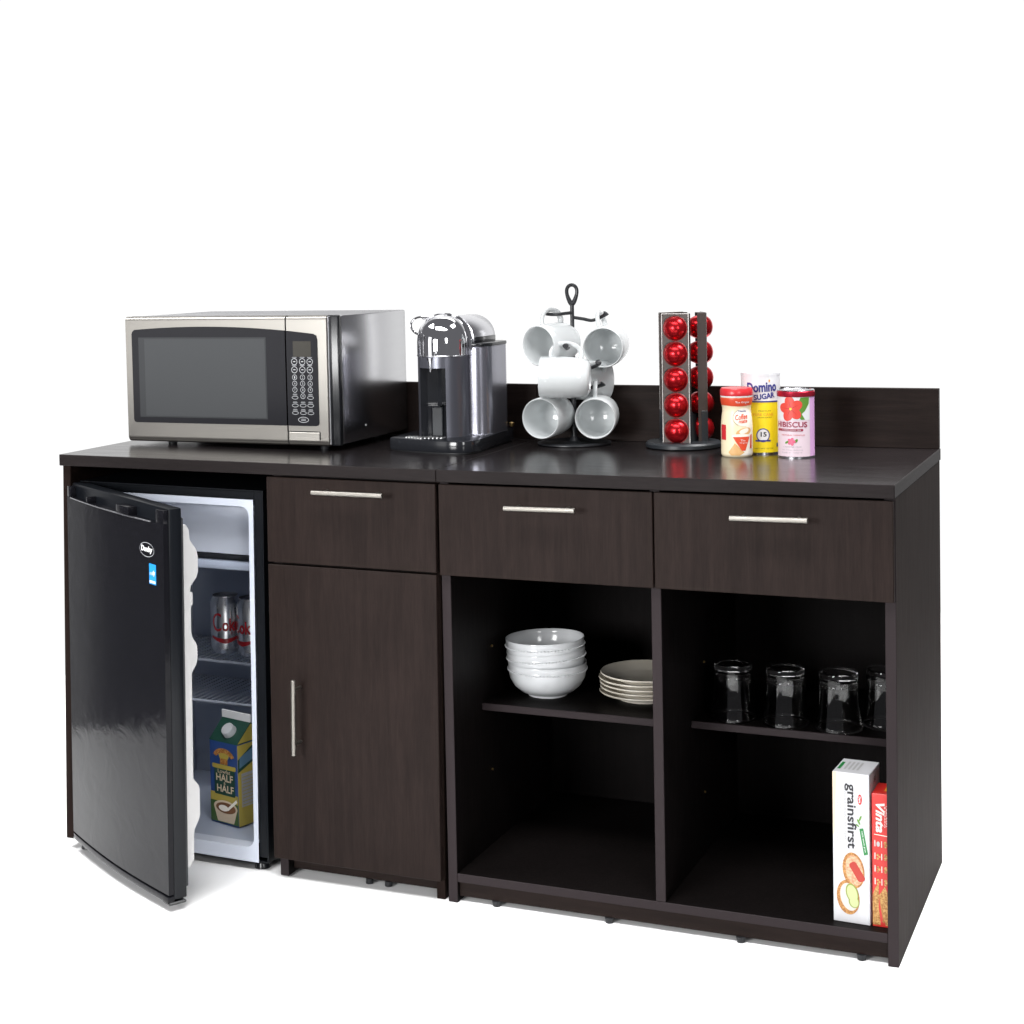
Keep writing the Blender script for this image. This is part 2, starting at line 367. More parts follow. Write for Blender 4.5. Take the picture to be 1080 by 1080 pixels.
frame(fx0+.012, fx1-.0225, .0222, .8215, ix0, ix1-.0125, iz0, iz1, -.004, .03, .020).obj('door_seal_frame', M['flange'], fr, smooth=True, ang=.5)
# inner liner box
jx0, jx1 = ix0, ix1-.0125
def inward_box(x0, x1, y0, y1, z0, z1):
    bm = bmesh.new(); v = [[[bm.verts.new((x, y, z)) for z in (z0, z1)] for y in (y0, y1)] for x in (x0, x1)]
    for f in (((0,0,0),(0,1,0),(0,1,1),(0,0,1)), ((1,0,0),(1,0,1),(1,1,1),(1,1,0)), ((0,0,0),(1,0,0),(1,1,0),(0,1,0)), ((0,0,1),(0,1,1),(1,1,1),(1,0,1)), ((0,1,0),(1,1,0),(1,1,1),(0,1,1))):
        bm.faces.new([v[a][c][d] for a, c, d in f])
    return MB()._add(bm)
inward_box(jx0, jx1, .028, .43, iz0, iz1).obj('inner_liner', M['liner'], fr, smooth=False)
# freezer box and drip tray
MB().box(jx0+.002, jx1-.004, .050, .066, .688, .800, .004, 2).obj('freezer_flap', M['flange'], fr)
MB().box(jx0+.002, jx1-.004, .067, .40, .672, .684, .001).obj('freezer_floor', M['gasket'], fr)
MB().box(jx0+.002, jx1-.004, .052, .40, .652, .671, .004, 2).obj('drip_tray', M['liner'], fr)
for z, y0 in ((.398, .215), (.300, .215)):
    b = MB(); b.cyl((jx0+.004, y0, z), (jx1-.004, y0, z), .0035, seg=8); b.cyl((jx0+.004, .42, z), (jx1-.004, .42, z), .003, seg=8)
    for i in range(25):
        x = jx0+.012+i*(jx1-jx0-.024)/24; b.cyl((x, y0, z+.002), (x, .42, z+.002), .0014, seg=6)
    b.obj('wire_shelf', M['wire'], fr)
for x in (fx0+.03, fx1-.03):
    MB().cyl((x, .025, .0), (x, .025, .022), .018, .014, seg=16, bev=.002).obj('foot', M['black_plastic'], fr)
MB().cyl((-.222, -.022, 0), (-.222, -.022, .012), .014, .012, seg=16, bev=.002).cyl((-.222, -.022, .011), (-.222, -.022, .026), .006, seg=12).obj('hinge_foot', M['black_plastic'], fr)
# door, hinged left, open 30 degrees
L_, T_ = .475, .042
door = MB(); n = 20
arc = [(L_*i/n, -.011*math.sin(PI*i/n)) for i in range(n+1)]
zt = .842; zb = .027
door.prism([(0, .012)] + [(x, y) for x, y in arc] + [(L_, .012)], zb+.016, zt-.030, bev=0)
do = door.obj('door', M['fridge_black'], fr, 'glossy black bowed door standing open')
do.location = (-.912+.6755-.010, -.01-.03, 0); do.rotation_euler = (0, .009, math.radians(-30))
MB().prism([(0, .0125), (L_, .0125), (L_, T_), (0, T_)], zb+.004, zt, bev=.003).obj('door_core', M['fridge_shell'], do)
arc2 = [(x, y-.0015) for x, y in arc]
MB().prism([(0, .0135)] + arc2 + [(L_, .0135)], zb, zb+.013, bev=.002).obj('lower_trim', M['fridge_black'], do)
# top of the door: raised ends, ribs and a scooped lip leave the grip recess
for r0, r1, dz in ((0, .022, .006), (.118, .128, .016), (.275, .330, .012), (L_-.030, L_, .002)):
    yb = lambda x: -.011*math.sin(PI*x/L_)+.0004
    MB().prism([(r0, .0122), (r0, yb(r0)), (r1, yb(r1)), (r1, .0122)], zt-.0305, zt-dz, bev=.0015).obj('grip_rib', M['fridge_black'], do)
MB().tube([(x, y-.0006, zt-.0300) for x, y in arc[1:-2]], .0014, 8).obj('grip_lip', M['chrome_soft'], do)
dl = [(T_, .080), (T_, .803), (T_+.020, .803), (T_+.027, .792), (T_+.029, .770), (T_+.044, .748), (T_+.047, .735), (T_+.047, .702), (T_+.043, .690), (T_+.030, .674), (T_+.0285, .662),
      (T_+.034, .660), (T_+.034, .634), (T_+.0295, .631), (T_+.0295, .578), (T_+.032, .566), (T_+.041, .552), (T_+.043, .545), (T_+.043, .520), (T_+.040, .508), (T_+.0295, .492),
      (T_+.0295, .270), (T_+.034, .263), (T_+.042, .252), (T_+.044, .244), (T_+.044, .190), (T_+.041, .180), (T_+.031, .162), (T_+.0295, .150), (T_+.0285, .098), (T_+.020, .084), (T_+.010, .080)]
MB().prism(dl, .040, L_-.020, 'x', bev=.0025).obj('door_shelf_liner', M['door_liner'], do)
MB().box(.012, L_-.008, T_, T_+.008, .050, .820, .002).obj('gasket', M['gasket'], do)
for zz in (zb-.006,): MB().box(L_-.03, L_+.002, .0, .040, zz, zb+.0, .002).obj('door_corner_cap', M['black_plastic'], do)
def on_door(u, v):     # follow the bow
    return Vector((u, -.011*math.sin(PI*u/L_)-.0007, v))
decal('badge', do, M['grey_ink'], shapes(ring2(.410, .752, .0290, .0150, .0010)), on_door, .012)
decal('brand_lettering', do, M['white_ink'], text('Danby', .410, .752, .046, .0150, 0, .045, .1), on_door, .012)
st = decal('energy_sticker', do, M['sticker_blue'], shapes(rect(.4185, .4455, .683, .725)), on_door, .012, label='small bright blue energy sticker')
decal('sticker_lettering', st, M['white_ink'], [text('energy', .432, .7035, .021, .0085, .05, .0, .35), shapes([(.4365, .7135), (.4385, .7095), (.4425, .7092), (.4395, .7065), (.4405, .7020), (.4370, .7042), (.4335, .7025), (.4345, .7065), (.4320, .7095), (.4352, .7097)]), shapes(rect(.4205, .4435, .6855, .6905))], lambda u, v: on_door(u, v)+Vector((0, -.0004, 0)), .012)

# soda cans on the wire shelf
can = thing('soda_can', 'silver soda can with red lettering on the fridge shelf, fully in view', 'can', (-.708, .325, .4022), (0, 0, 0), 'silver soda cans on the fridge shelf')
MB().lathe([(0, .004), (.020, .004), (.024, 0), (.0275, .003), (.0328, .012), (.0328, .105), (.0322, .110), (.0270, .1205), (.0268, .1225), (.0262, .1225), (.0255, .1195), (0, .1195)], 48).obj('body', M['can'], can)
MB().lathe([(.0262, .1228), (.0275, .1228), (.0275, .1250), (.0258, .1250), (.0250, .1200), (.0, .1199)], 40).obj('lid', M['can_dark'], can)
rcn = .0328; psi = math.radians(30)
decal('lettering', can, M['coke_red'], [text('C', -.0195, .070, .022, .040, 0, .0), text('oke', .0130, .064, .040, .028, 0, .03)], on_cyl(rcn, psi), .004)
def wave(a, b_, n=24): 
    up = [(-.034+.068*i/n, .036+a*math.cos(PI*(i/n-.5)*1.0)*-1+.004) for i in range(n+1)]; dn = [(x, y-.0105+.006*abs(x)/.034*b_) for x, y in up]
    return [[up[i], up[i+1], dn[i+1], dn[i]] for i in range(n)]
decal('wave_print', can, M['coke_red'], shapes(wave(.006, 1)), on_cyl(rcn, psi), .004)
decal('small_lettering', can, M['ink_black'], text('Diet', -.010, .094, .016, .010, .1, .02, .4), on_cyl(rcn, psi+1.2), .004)
can.scale = (1.1, 1.1, 1.1); can2 = copy_tree(can); can2.location = (-.629, .315, .4022); can2.rotation_euler = (0, 0, math.radians(-42)); can2['label'] = 'silver soda can half hidden behind the fridge door frame'

# carton on the fridge floor
ct = thing('creamer_carton', 'green and yellow half and half carton with white cap at the bottom of the fridge', 'carton', (-.560-.968*.045+.252*.045, .117+.252*.045+.968*.045, .0545), (0, 0, math.radians(-14.6)))
cw, ch = .045, .190
MB().box(-cw, cw, -cw, cw, 0, ch, .0015).obj('body', M['carton_blue'], ct)
gp = MB(); bm = gp.bm
V = [bm.verts.new(p) for p in ((-cw, -cw, ch), (cw, -cw, ch), (cw, cw, ch), (-cw, cw, ch), (-cw, -.0015, .232), (cw, -.0015, .232), (cw, .0015, .232), (-cw, .0015, .232))]
for f in ((0, 1, 5, 4), (2, 3, 7, 6), (1, 2, 6, 5), (3, 0, 4, 7), (4, 5, 6, 7)): bm.faces.new([V[i] for i in f])
gp.obj('gable_top', M['carton_green'], ct, smooth=False)
MB().box(-cw-.001, cw+.001, -.002, .002, .2322, .250, .0005).obj('top_seal', M['paper_white'], ct)
slope = math.atan2(.042, cw)
MB().cyl((.004, -.0245, .209), (.004, -.0245-.016*math.sin(slope), .209+.016*math.cos(slope)), .0165, .0150, seg=28, bev=.001).obj('cap', M['cap_white'], ct)
fy = -cw
decal('lower_panel', ct, M['carton_yellow'], shapes(rect(-cw+.0005, cw-.0005, .004, .072)), on_front(fy-.0003))
decal('field_print', ct, M['field'], shapes(rect(-cw+.0005, cw-.0005, .004, .052)), on_front(fy-.0006))
decal('green_panel', ct, M['carton_green'], shapes(rrect(-.030, .036, .068, .132, .003)), on_front(fy-.0006))
decal('name_band', ct, M['carton_yellow'], shapes(rrect(-.036, .040, .128, .138, .003)), on_front(fy-.0009))
decal('emblem_print', ct, M['crust'], shapes(*[ring2(.002, .146, .038, .030, .011, 24, .15*PI, .85*PI)], rect(-.010, .014, .139, .152)), on_front(fy-.0009))
decal('sun_print', ct, M['carton_yellow'], shapes(ell(.002, .160, .016, .013)), on_front(fy-.0007))
decal('lettering', ct, M['beige_print'], [text('HALF', .003, .108, .054, .0165, 0, .02), text('HALF', .005, .083, .054, .0165, 0, .02), text('&', .003, .0955, .006, .006), text('Lowfat', .002, .1225, .040, .009)], on_front(fy-.0010))
decal('cup_print', ct, M['beige_print'], shapes([(-.034, .040), (-.022, .006), (.030, .006), (.042, .040)], ell(.004, .040, .038, .016)), on_front(fy-.0009))
decal('coffee_print', ct, M['mug_brown'], shapes(ell(.005, .039, .032, .0125)), on_front(fy-.0012))
decal('milk_print', ct, M['cream_light'], shapes(ell(-.002, .038, .016, .007), [(.006, .036), (.040, .064), (.043, .058), (.013, .034)]), on_front(fy-.0015))
side = lambda e: (lambda u, v: Vector((cw+e, u, v)))
decal('side_panel_print', ct, M['carton_yellow'], shapes(rect(-cw+.0005, cw-.0005, .002, .188)), side(.0003))
decal('side_band_print', ct, M['carton_green'], shapes([(-.044, .125), (-.044, .155), (0, .180), (.044, .183), (.044, .148), (0, .142)]), side(.0006))
decal('side_text_panel', ct, M['carton_sky'], shapes([(-.040, .135), (-.038, .160), (.0, .174), (.044, .176), (.044, .152), (0, .148)]), side(.0009))
decal('nutrition_print', ct, M['grey_print'], shapes(rect(-.034, .006, .045, .122)), side(.0006))
decal('nutrition_lines', ct, M['carton_yellow'], shapes(*[rect(-.032, .004, .049+i*.008, .0505+i*.008) for i in range(9)]), side(.0009))
# gable side on the right: yellow triangle
decal('gable_side_print', ct, M['carton_yellow'], shapes([(-.043, .192), (.043, .192), (0, .2305)]), lambda u, v: Vector((cw+.0006, u, v)))

# ------------------------------------------------------------------ microwave
mw = thing('microwave', 'large stainless steel microwave oven with black window on the left worktop', 'microwave', (-.892, .2145, H+.003))
mwW, mwD, z0, z1 = .5585, .366, .014, .3045
b = MB().box(.010, mwW, .030, mwD, z0, z1, .004, 2); cv = b.obj('steel_cover', [M['steel_side'], M['cover_top']], mw)
for p in cv.data.polygons: p.material_index = 1 if p.normal.z > .9 else 0
MB().box(.004, mwW-.001, .014, .0300, z0-.003, z1+.001, .004, 2).obj('front_surround', M['black_plastic'], mw)
fw = mwW-.024      # front face width
# door (left) and control side (right), both rolled back at top and bottom
def front_prof(zl, zh, n=6):
    p = [(.016, zl+.002)]
    for i in range(n+1): a = PI/2*i/n; p.append((.012-.012*math.sin(a), zl+.014-.014*math.cos(a)))
    for i in range(n+1): a = PI/2*i/n; p.append((.010-.010*math.cos(a), zh-.010+.010*math.sin(a)))
    return p+[(.016, zh)]
fz0_, fz1_ = z0-.003, z1+.0005
sx = .803*fw+.002
MB().prism(front_prof(fz0_, fz1_), .0, sx-.0018, 'x', bev=.0).obj('door', M['steel'], mw, ang=1.2)
cp = MB().prism(front_prof(fz0_, fz1_), sx+.0018, fw, 'x', bev=.0).obj('control_side', M['steel'], mw, ang=1.2)
MB().box(sx-.0017, sx+.0017, .004, .0155, fz0_+.004, fz1_-.004, 0).obj('door_seam', M['gap'], mw)
MB().box(fw+.0005, fw+.0045, .0045, .0165, fz0_+.004, fz1_-.002, .001).obj('side_trim', M['chrome_soft'], mw)
hh = fz1_-fz0_
def Z(f): return fz1_-f*hh
def topedge(x): # arched top of the black panel
    xx = (x-.035*fw)/((.958-.035)*fw); return Z(.125)+.0170*(1-(2*xx-.78)**2*.72)*1.0-.004
def panel(x0, x1, zlo, roundl, roundr, n=18):
    pts = []
    lo = lambda x: zlo
    pts += [(x0+(.008 if roundl else 0), zlo), (x1-(.008 if roundr else 0), zlo)]
    if roundr: pts += [(x1-.002, zlo+.002), (x1, zlo+.008), (x1, topedge(x1)-.012), (x1-.0025, topedge(x1)-.003)]
    xs = [x1-(.010 if roundr else 0)-(x1-x0-(.010 if roundr else 0)-(.008 if roundl else 0))*i/n for i in range(n+1)]
    pts += [(x, topedge(x)) for x in xs]
    if roundl: pts += [(x0+.002, topedge(x0)-.004), (x0, topedge(x0)-.010), (x0, zlo+.008), (x0+.002, zlo+.002)]
    return pts
zl = Z(.845)
MB().prism(panel(.033*fw, sx-.0018, zl, True, False), -.0016, .004, 'y').obj('window_panel', M['mw_glass'], mw)
MB().prism(panel(sx+.0018, .958*fw, zl, False, True), -.0016, .004, 'y').obj('control_panel', M['mw_glass'], mw)
MB().box(.068*fw, .712*fw, -.0021, 0, Z(.800), Z(.165), 0).obj('window_border', M['mw_window_in'], mw)
MB().box(.100*fw, .707*fw, -.0026, 0, Z(.790), Z(.178), 0).obj('window', M['mw_window'], mw)
MB().box(.842*fw, .928*fw, -.0021, 0, Z(.315), Z(.195), 0).obj('display', M['display'], mw)
cols = (.847*fw, .885*fw, .921*fw); yo = -.0022
keys = []; digs = []
for r_, f in enumerate((.352, .414)):
    for x in cols: keys.append(ring2(x, Z(f), .0078, .0078, .0013, 20)); digs.append(rect(x-.006, x+.006, Z(f)+.0095, Z(f)+.0103)); digs.append(rect(x-.003, x+.003, Z(f)-.0008, Z(f)+.0012))
num = iter('123456789')
txt = []
for f in (.472, .520, .568):
    for x in cols: keys.append(ring2(x, Z(f), .0062, .0062, .0010, 18)); txt.append(text(next(num), x, Z(f), .0030, .0055))
keys.append(ring2(cols[1], Z(.616), .0062, .0062, .0010, 18)); txt.append(text('0', cols[1], Z(.616), .0032, .0055))
for f, cc in ((.628, (0, 2)), (.688, (0, 1, 2)), (.745, (0, 1, 2))):
    for i in cc:
        x = cols[i]; keys.append(ring2(x, Z(f), .0082, .0040, .0010, 18)); digs.append(rect(x-.006, x+.006, Z(f)+.0058, Z(f)+.0066)); digs.append(rect(x-.005, x+.005, Z(f)+.0078, Z(f)+.0085))
keys.append(ring2(cols[1], Z(.797), .0135, .0066, .0012, 24)); digs += [rect(cols[1]-.006, cols[1]+.006, Z(.797)+.001, Z(.797)+.002), rect(cols[1]-.006, cols[1]+.006, Z(.797)-.002, Z(.797)-.001)]
decal('keypad_print', mw, M['grey_ink'], [shapes(*keys), shapes(*digs)]+txt, on_front(yo))
# door release
rel = MB().box(sx+.0035, .958*fw, -.0012, .004, fz0_+.012, Z(.895), .0008); rel.obj('release_button', M['steel'], mw)
MB().box(sx+.0020, .960*fw+.0008, -.0006, .003, Z(.893), Z(.886), 0).box(.9585*fw, .961*fw+.0008, -.0006, .003, fz0_+.014, Z(.893), 0).obj('button_gap', M['gap'], mw)
for x, y in ((.09, .05), (mwW-.06, .05), (.09, mwD-.05), (mwW-.06, mwD-.05)):
    MB().cyl((x, y, 0), (x, y, z0+.003), .010, .012, seg=16).obj('foot', M['matt_black'], mw)
MB().box(mwW-.0003, mwW+.0006, .135, .141, .045, .049, 0).obj('rivet', M['white_ink'], mw)

# ------------------------------------------------------------------ coffee machine
cm = thing('coffee_machine', 'dark metallic capsule coffee machine with chrome dome beside the microwave', 'coffee maker', (-.137, .3585, H+.001))
def rel_(pts): return [(x+.137, y-.3585) for x, y in pts]
base = rel_([(p.x, p.y) for p in catmull([(-.240, .285, 0), (-.200, .268, 0), (-.130, .250, 0), (-.075, .242, 0), (-.040, .252, 0), (-.025, .285, 0), (-.030, .36, 0), (-.036, .46, 0), (-.040, .52, 0), (-.06, .545, 0), (-.20, .545, 0), (-.235, .52, 0), (-.245, .42, 0)], 6)])
MB().prism(base, .003, .0295, bev=.0022).obj('base_tray', M['smoke'], cm, ang=.5)
MB().prism([(x*.97, y*.97) for x, y in base], 0, .003).obj('base_seal', M['matt_black'], cm)
# drip grid
b = MB(); 
for i in range(11):
    x = -.062+i*.0085; b.box(x, x+.0042, -.094+abs(i-5)*.003, -.056, .0296, .0322, .0006)
b.obj('drip_grid', M['grid'], cm)
# head column with a cup recess; recess spans a0..a1 (angle from -y, positive to +x)
R0 = .058
a0, a1 = math.radians(-42), math.radians(28)
def pol(a, r): return (r*math.sin(a), -r*math.cos(a))
N_ = 44; shell = bmesh.new()
def wall(bm, angs, r, za, zb_):
    lo = [bm.verts.new((*pol(a, r), za)) for a in angs]; hi = [bm.verts.new((*pol(a, r), zb_)) for a in angs]
    for i in range(len(angs)-1): bm.faces.new((lo[i], lo[i+1], hi[i+1], hi[i]))
wall(shell, [a1+(2*PI-(a1-a0))*i/N_ for i in range(N_+1)], R0, .0295, .2115)
wall(shell, [a0+(a1-a0)*i/16 for i in range(17)], R0, .184, .2115)
mb = MB()._add(shell); mb.obj('column', M['titan'], cm)
rec = bmesh.new()
pa, pb = pol(a0, R0), pol(a1, R0); qa, qb = pol(math.radians(-25), .020), pol(math.radians(10), .022)
path = [pa, pol(a0, .040), qa, qb, pol(a1, .040), pb]
lo = [rec.verts.new((*p, .0295)) for p in path]; hi = [rec.verts.new((*p, .184)) for p in path]
for i in range(5): rec.faces.new((lo[i], lo[i+1], hi[i+1], hi[i]))
rec.faces.new([rec.verts.new((*p, .184)) for p in ([pol(a0+(a1-a0)*i/16, R0) for i in range(17)]+path[::-1][1:-1])])
MB()._add(rec).obj('cup_recess', M['smoke'], cm, smooth=False)
MB().box(-.016, .010, -.034, -.022, .0296, .100, .002).obj('cup_support', M['slate'], cm)
MB().prism([(-.020, -.050), (-.004, -.056), (.012, -.050), (.010, -.028), (-.018, -.028)], .0965, .1005).obj('support_tray', M['smoke'], cm)
MB().lathe([(0, .176), (.0028, .176), (.0045, .190), (.0085, .2070), (0, .2070)], 20, c=(*pol(math.radians(-8), R0-.0035), 0)).obj('spout', M['chrome_soft'], cm)
dome = [(R0+.0008, .2120)] + [((R0+.0008)*math.cos(a)**.72 if a < PI/2-.001 else 0, .238+.0620*math.sin(a)) for a in [PI/2*i/18 for i in range(19)]]
MB().lathe([(R0-.003, .2118)]+dome, 64).obj('dome', M['chrome'], cm)
MB().lathe([(R0+.0012, .2095), (R0+.0018, .2107), (R0+.0012, .2119)], 64).obj('seam_ring', M['chrome_soft'], cm)
# lever: strap arching over the dome with a thin front loop
strap = [( (R0+.0045)*math.cos(t), .012+.0*t, .225+.0800*math.sin(t)) for t in [PI*i/24 for i in range(25)]]
MB().tube([(.0625*math.copysign(abs(math.cos(t))**.75, math.cos(t)), .014, .222+.0790*math.sin(t)) for t in [PI*i/28 for i in range(29)]], .0046, 8).obj('lever', M['chrome'], cm)
lp_ = [(-.030+.020*math.cos(t)*1.0-.034, -.02, .2735+.0215*math.sin(t)) for t in [PI*.18+1.75*PI*i/24 for i in range(25)]]
MB().tube(catmull([(-.012, -.020, .2970), (-.034, -.024, .2985), (-.052, -.027, .2960), (-.0635, -.028, .2870), (-.0650, -.028, .2745), (-.0590, -.026, .2640), (-.050, -.022, .2580)], 6), .0024, 8).obj('lever_loop', M['chrome'], cm)
MB().prism([(-.046, .2985), (-.010, .3005), (-.020, .2925), (-.036, .2910)], -.024, -.016, 'y', bev=.001).obj('lever_grip', M['chrome_soft'], cm)
# ribbed housing behind
hx0, hx1, hy0, hy1 = -.0790, .1010, .012, .158
def hplan(g): return rrect(hx0+g, hx1-g, hy0+g, hy1-g, .034-g, 8)
hb = bmesh.new(); nr = 36; prev = None
for i in range(nr*2+1):
    z = .0300+(.2290-.0300)*i/(nr*2); g = .0 if i % 2 == 0 else .0016
    cur = [hb.verts.new((x, y, z)) for x, y in hplan(g)]
    if prev:
        for k in range(len(cur)): hb.faces.new((prev[k], prev[(k+1) % len(cur)], cur[(k+1) % len(cur)], cur[k]))
    prev = cur
MB()._add(hb).obj('ribbed_housing', M['titan_rib'], cm, ang=1.2)
MB().prism(hplan(-.001), .2292, .2365, bev=.0015).obj('housing_lid', M['black_plastic'], cm)
cx_, hr = .012, .0560
hoodp = [(cx_+hr, .2366), (cx_+hr, .2480)] + [(cx_+hr*math.cos(t), .2480+.0500*math.sin(t)) for t in [PI*i/20 for i in range(1, 20)]] + [(cx_-hr, .2480), (cx_-hr, .2366)]
MB().prism(hoodp, .020, .146, 'y', bev=.0015).obj('rear_hood', M['chrome_soft'], cm)
hp2 = [(cx_+hr+.0006, .2367), (cx_+hr+.0006, .2500), (cx_-hr-.0006, .2500), (cx_-hr-.0006, .2367)]
MB().prism(hp2, .0215, .1475, 'y', bev=.002).obj('hood_band', M['smoke'], cm)
MB().lathe([(0, 0), (.004, 0), (.006, .004), (.006, .009), (0, .011)], 16, c=(.102, .152, .036)).obj('hose_tip', M['brass'], cm)

# ------------------------------------------------------------------ mug tree and mugs
mt = thing('mug_tree', 'black iron mug tree with looped top holding white mugs', 'mug rack', (.118, .5114, H))
MB().lathe([(0, 0), (.078, 0), (.084, .002), (.084, .0045), (.078, .0065), (.070, .0065), (.066, .004), (.02, .004), (.012, .008), (.007, .018), (0, .018)], 56).obj('base', M['iron'], mt)
TR = Vector((.118, .5114, H))
MB().cyl((0, 0, .006), (0, 0, .318), .0058, .0046, seg=14).obj('post', M['iron'], mt)
rv = Vector((.9127, .4081, 0)).normalized()
loop = []
for i in range(28):
    t = 2*PI*i/28; ww = .0108*math.sin(t)*(1-.42*math.cos(t)) ; loop.append(rv*ww+Vector((0, 0, .341-.0215*math.cos(t))))
MB().tube(loop, [.0042+.0016*max(0, math.cos(2*PI*i/28)) for i in range(28)], 10, closed=True).obj('top_loop', M['iron'], mt)
mugs = [ # centre of body, mouth direction, hook point, up tilt
 ((.085, .4765, 1.1332), (-.31, -.95, -.06), (.0849, .4807, 1.2083), (-.10, 0, 1), 'white mug hanging upper left on the mug tree, mouth angled left'),
 ((.1872, .5548, 1.1246), (.13, -.99, -.05), (.1751, .5207, 1.1996), (-.26, -.10, 1), 'white mug hanging upper right on the mug tree with round mouth in view'),
 ((.1274, .4309, 1.0594), (-.955, -.24, .03), (.1328, .4318, 1.1272), (.03, .0, 1), 'white mug hanging sideways in the middle front of the mug tree'),
 ((.1300, .5520, 1.0450), (.72, .62, -.05), (.1934, .4984, 1.0507), (.45, -.55, .45), 'white mug mostly hidden behind the sideways mug on the tree'),
 ((.0758, .4739, .9684), (-.08, -.99, -.03), (.0797, .4789, 1.0253), (.12, .05, 1), 'white mug hanging lower left on the mug tree, over the worktop'),
 ((.1741, .5179, .9671), (.20, -.98, -.05), (.1661, .5176, 1.0232), (-.05, .05, 1), 'white mug hanging lower right on the mug tree, over the worktop')]
mug = thing('mug', 'x', 'mug', group='white mugs hanging on the mug tree')
RO = [(0, .004), (.024, .004), (.026, 0), (.031, 0), (.0375, .006), (.0418, .018), (.0440, .036), (.0450, .055), (.0448, .075), (.0440, .0985), (.0425, .1000), (.0408, .0985), (.0412, .075), (.0415, .050), (.0405, .030), (.0370, .014), (.028, .0065), (0, .006)]
MB().lathe(RO, 56).obj('body', M['porcelain'], mug, ang=1.0)
MB().tube(catmull([(.0395, 0, .020), (.052, 0, .018), (.066, 0, .026), (.0725, 0, .044), (.0715, 0, .060), (.062, 0, .074), (.050, 0, .078), (.0415, 0, .077)], 6), .0060, 12, flat=.75).obj('handle', M['porcelain'], mug)
for i, (c, a, hk, up, lab) in enumerate(mugs):
    m_ = mug if i == 0 else copy_tree(mug); m_['label'] = lab
    z_ = Vector(a).normalized(); x_ = (Vector(up)-z_*Vector(up).dot(z_)).normalized(); y_ = z_.cross(x_)
    R_ = Matrix((x_, y_, z_)).transposed().to_4x4(); 
    m_.rotation_euler = R_.to_euler(); m_.location = Vector(c)-z_*.056; m_.scale = (1.045, 1.045, 1.12)
    # an arm through each handle: root on the post, tip just beyond the handle's crown
    tip = Vector(c)-z_*.056+z_*.054+x_*.0640
    root = Vector((0, 0, tip.z-TR.z+.004 if i != 3 else .150)); tp = tip-TR
    side_ = (y_ if y_.dot((tp-root)) > 0 else -y_)
    e0 = tp-side_*.018; e1 = tp+side_*.008+Vector((0, 0, .003)); e2 = tp+side_*.016+Vector((0, 0, .009))
    if i == 3: e1 = tp+Vector((.018, -.022, .004)); e2 = tp+Vector((.026, -.036, .012)); e0 = tp*.7+root*.3
    MB().tube(catmull([root, root*.5+e0*.5, e0, e1, e2], 6), [.0040]*19+[.0046, .0052, .0062, .0072, .0070, .0045], 10).obj('arm', M['iron'], mt)

# ------------------------------------------------------------------ pod carousel
pc = thing('pod_carousel', 'rotating black and pewter coffee pod stand beside the creamer bottle', 'pod holder', (.376, .5046, H))
MB().lathe([(0, 0), (.076, 0), (.083, .003), (.083, .010), (.079, .014), (.020, .016), (0, .016)], 64).obj('base', M['slate'], pc)
MB().cyl((0, 0, .014), (0, 0, .075), .034, .030, seg=28).obj('hub', M['slate'], pc)
vd = math.radians(20.5)     # direction towards the viewer, measured from -y towards +x
RT = .048
pod = thing('coffee_pod', 'x', 'coffee pod', group='red coffee pods in the carousel')
MB().lathe([(0, .0205), (.0050, .0202), (.0120, .0180), (.0185, .0140), (.0232, .0080), (.0256, .0020), (.0262, 0)][::-1], 40).obj('dome', M['pod_red'], pod)
MB().lathe([(.0262, 0), (.0276, -.0002), (.0276, -.0012), (.0262, -.0018)], 40).obj('rim', M['pod_rim'], pod)
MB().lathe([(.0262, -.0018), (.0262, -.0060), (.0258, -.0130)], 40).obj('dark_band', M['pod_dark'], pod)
MB().lathe([(.0258, -.0131), (.0240, -.0210), (.0195, -.0290), (.0120, -.0345), (0, -.0360)], 40).obj('back', M['pod_red'], pod)
zs = [.2655+.0, .2095, .1535, .0970, .0405]
words = ['top', 'second highest', 'middle', 'second lowest', 'bottom']
first = True
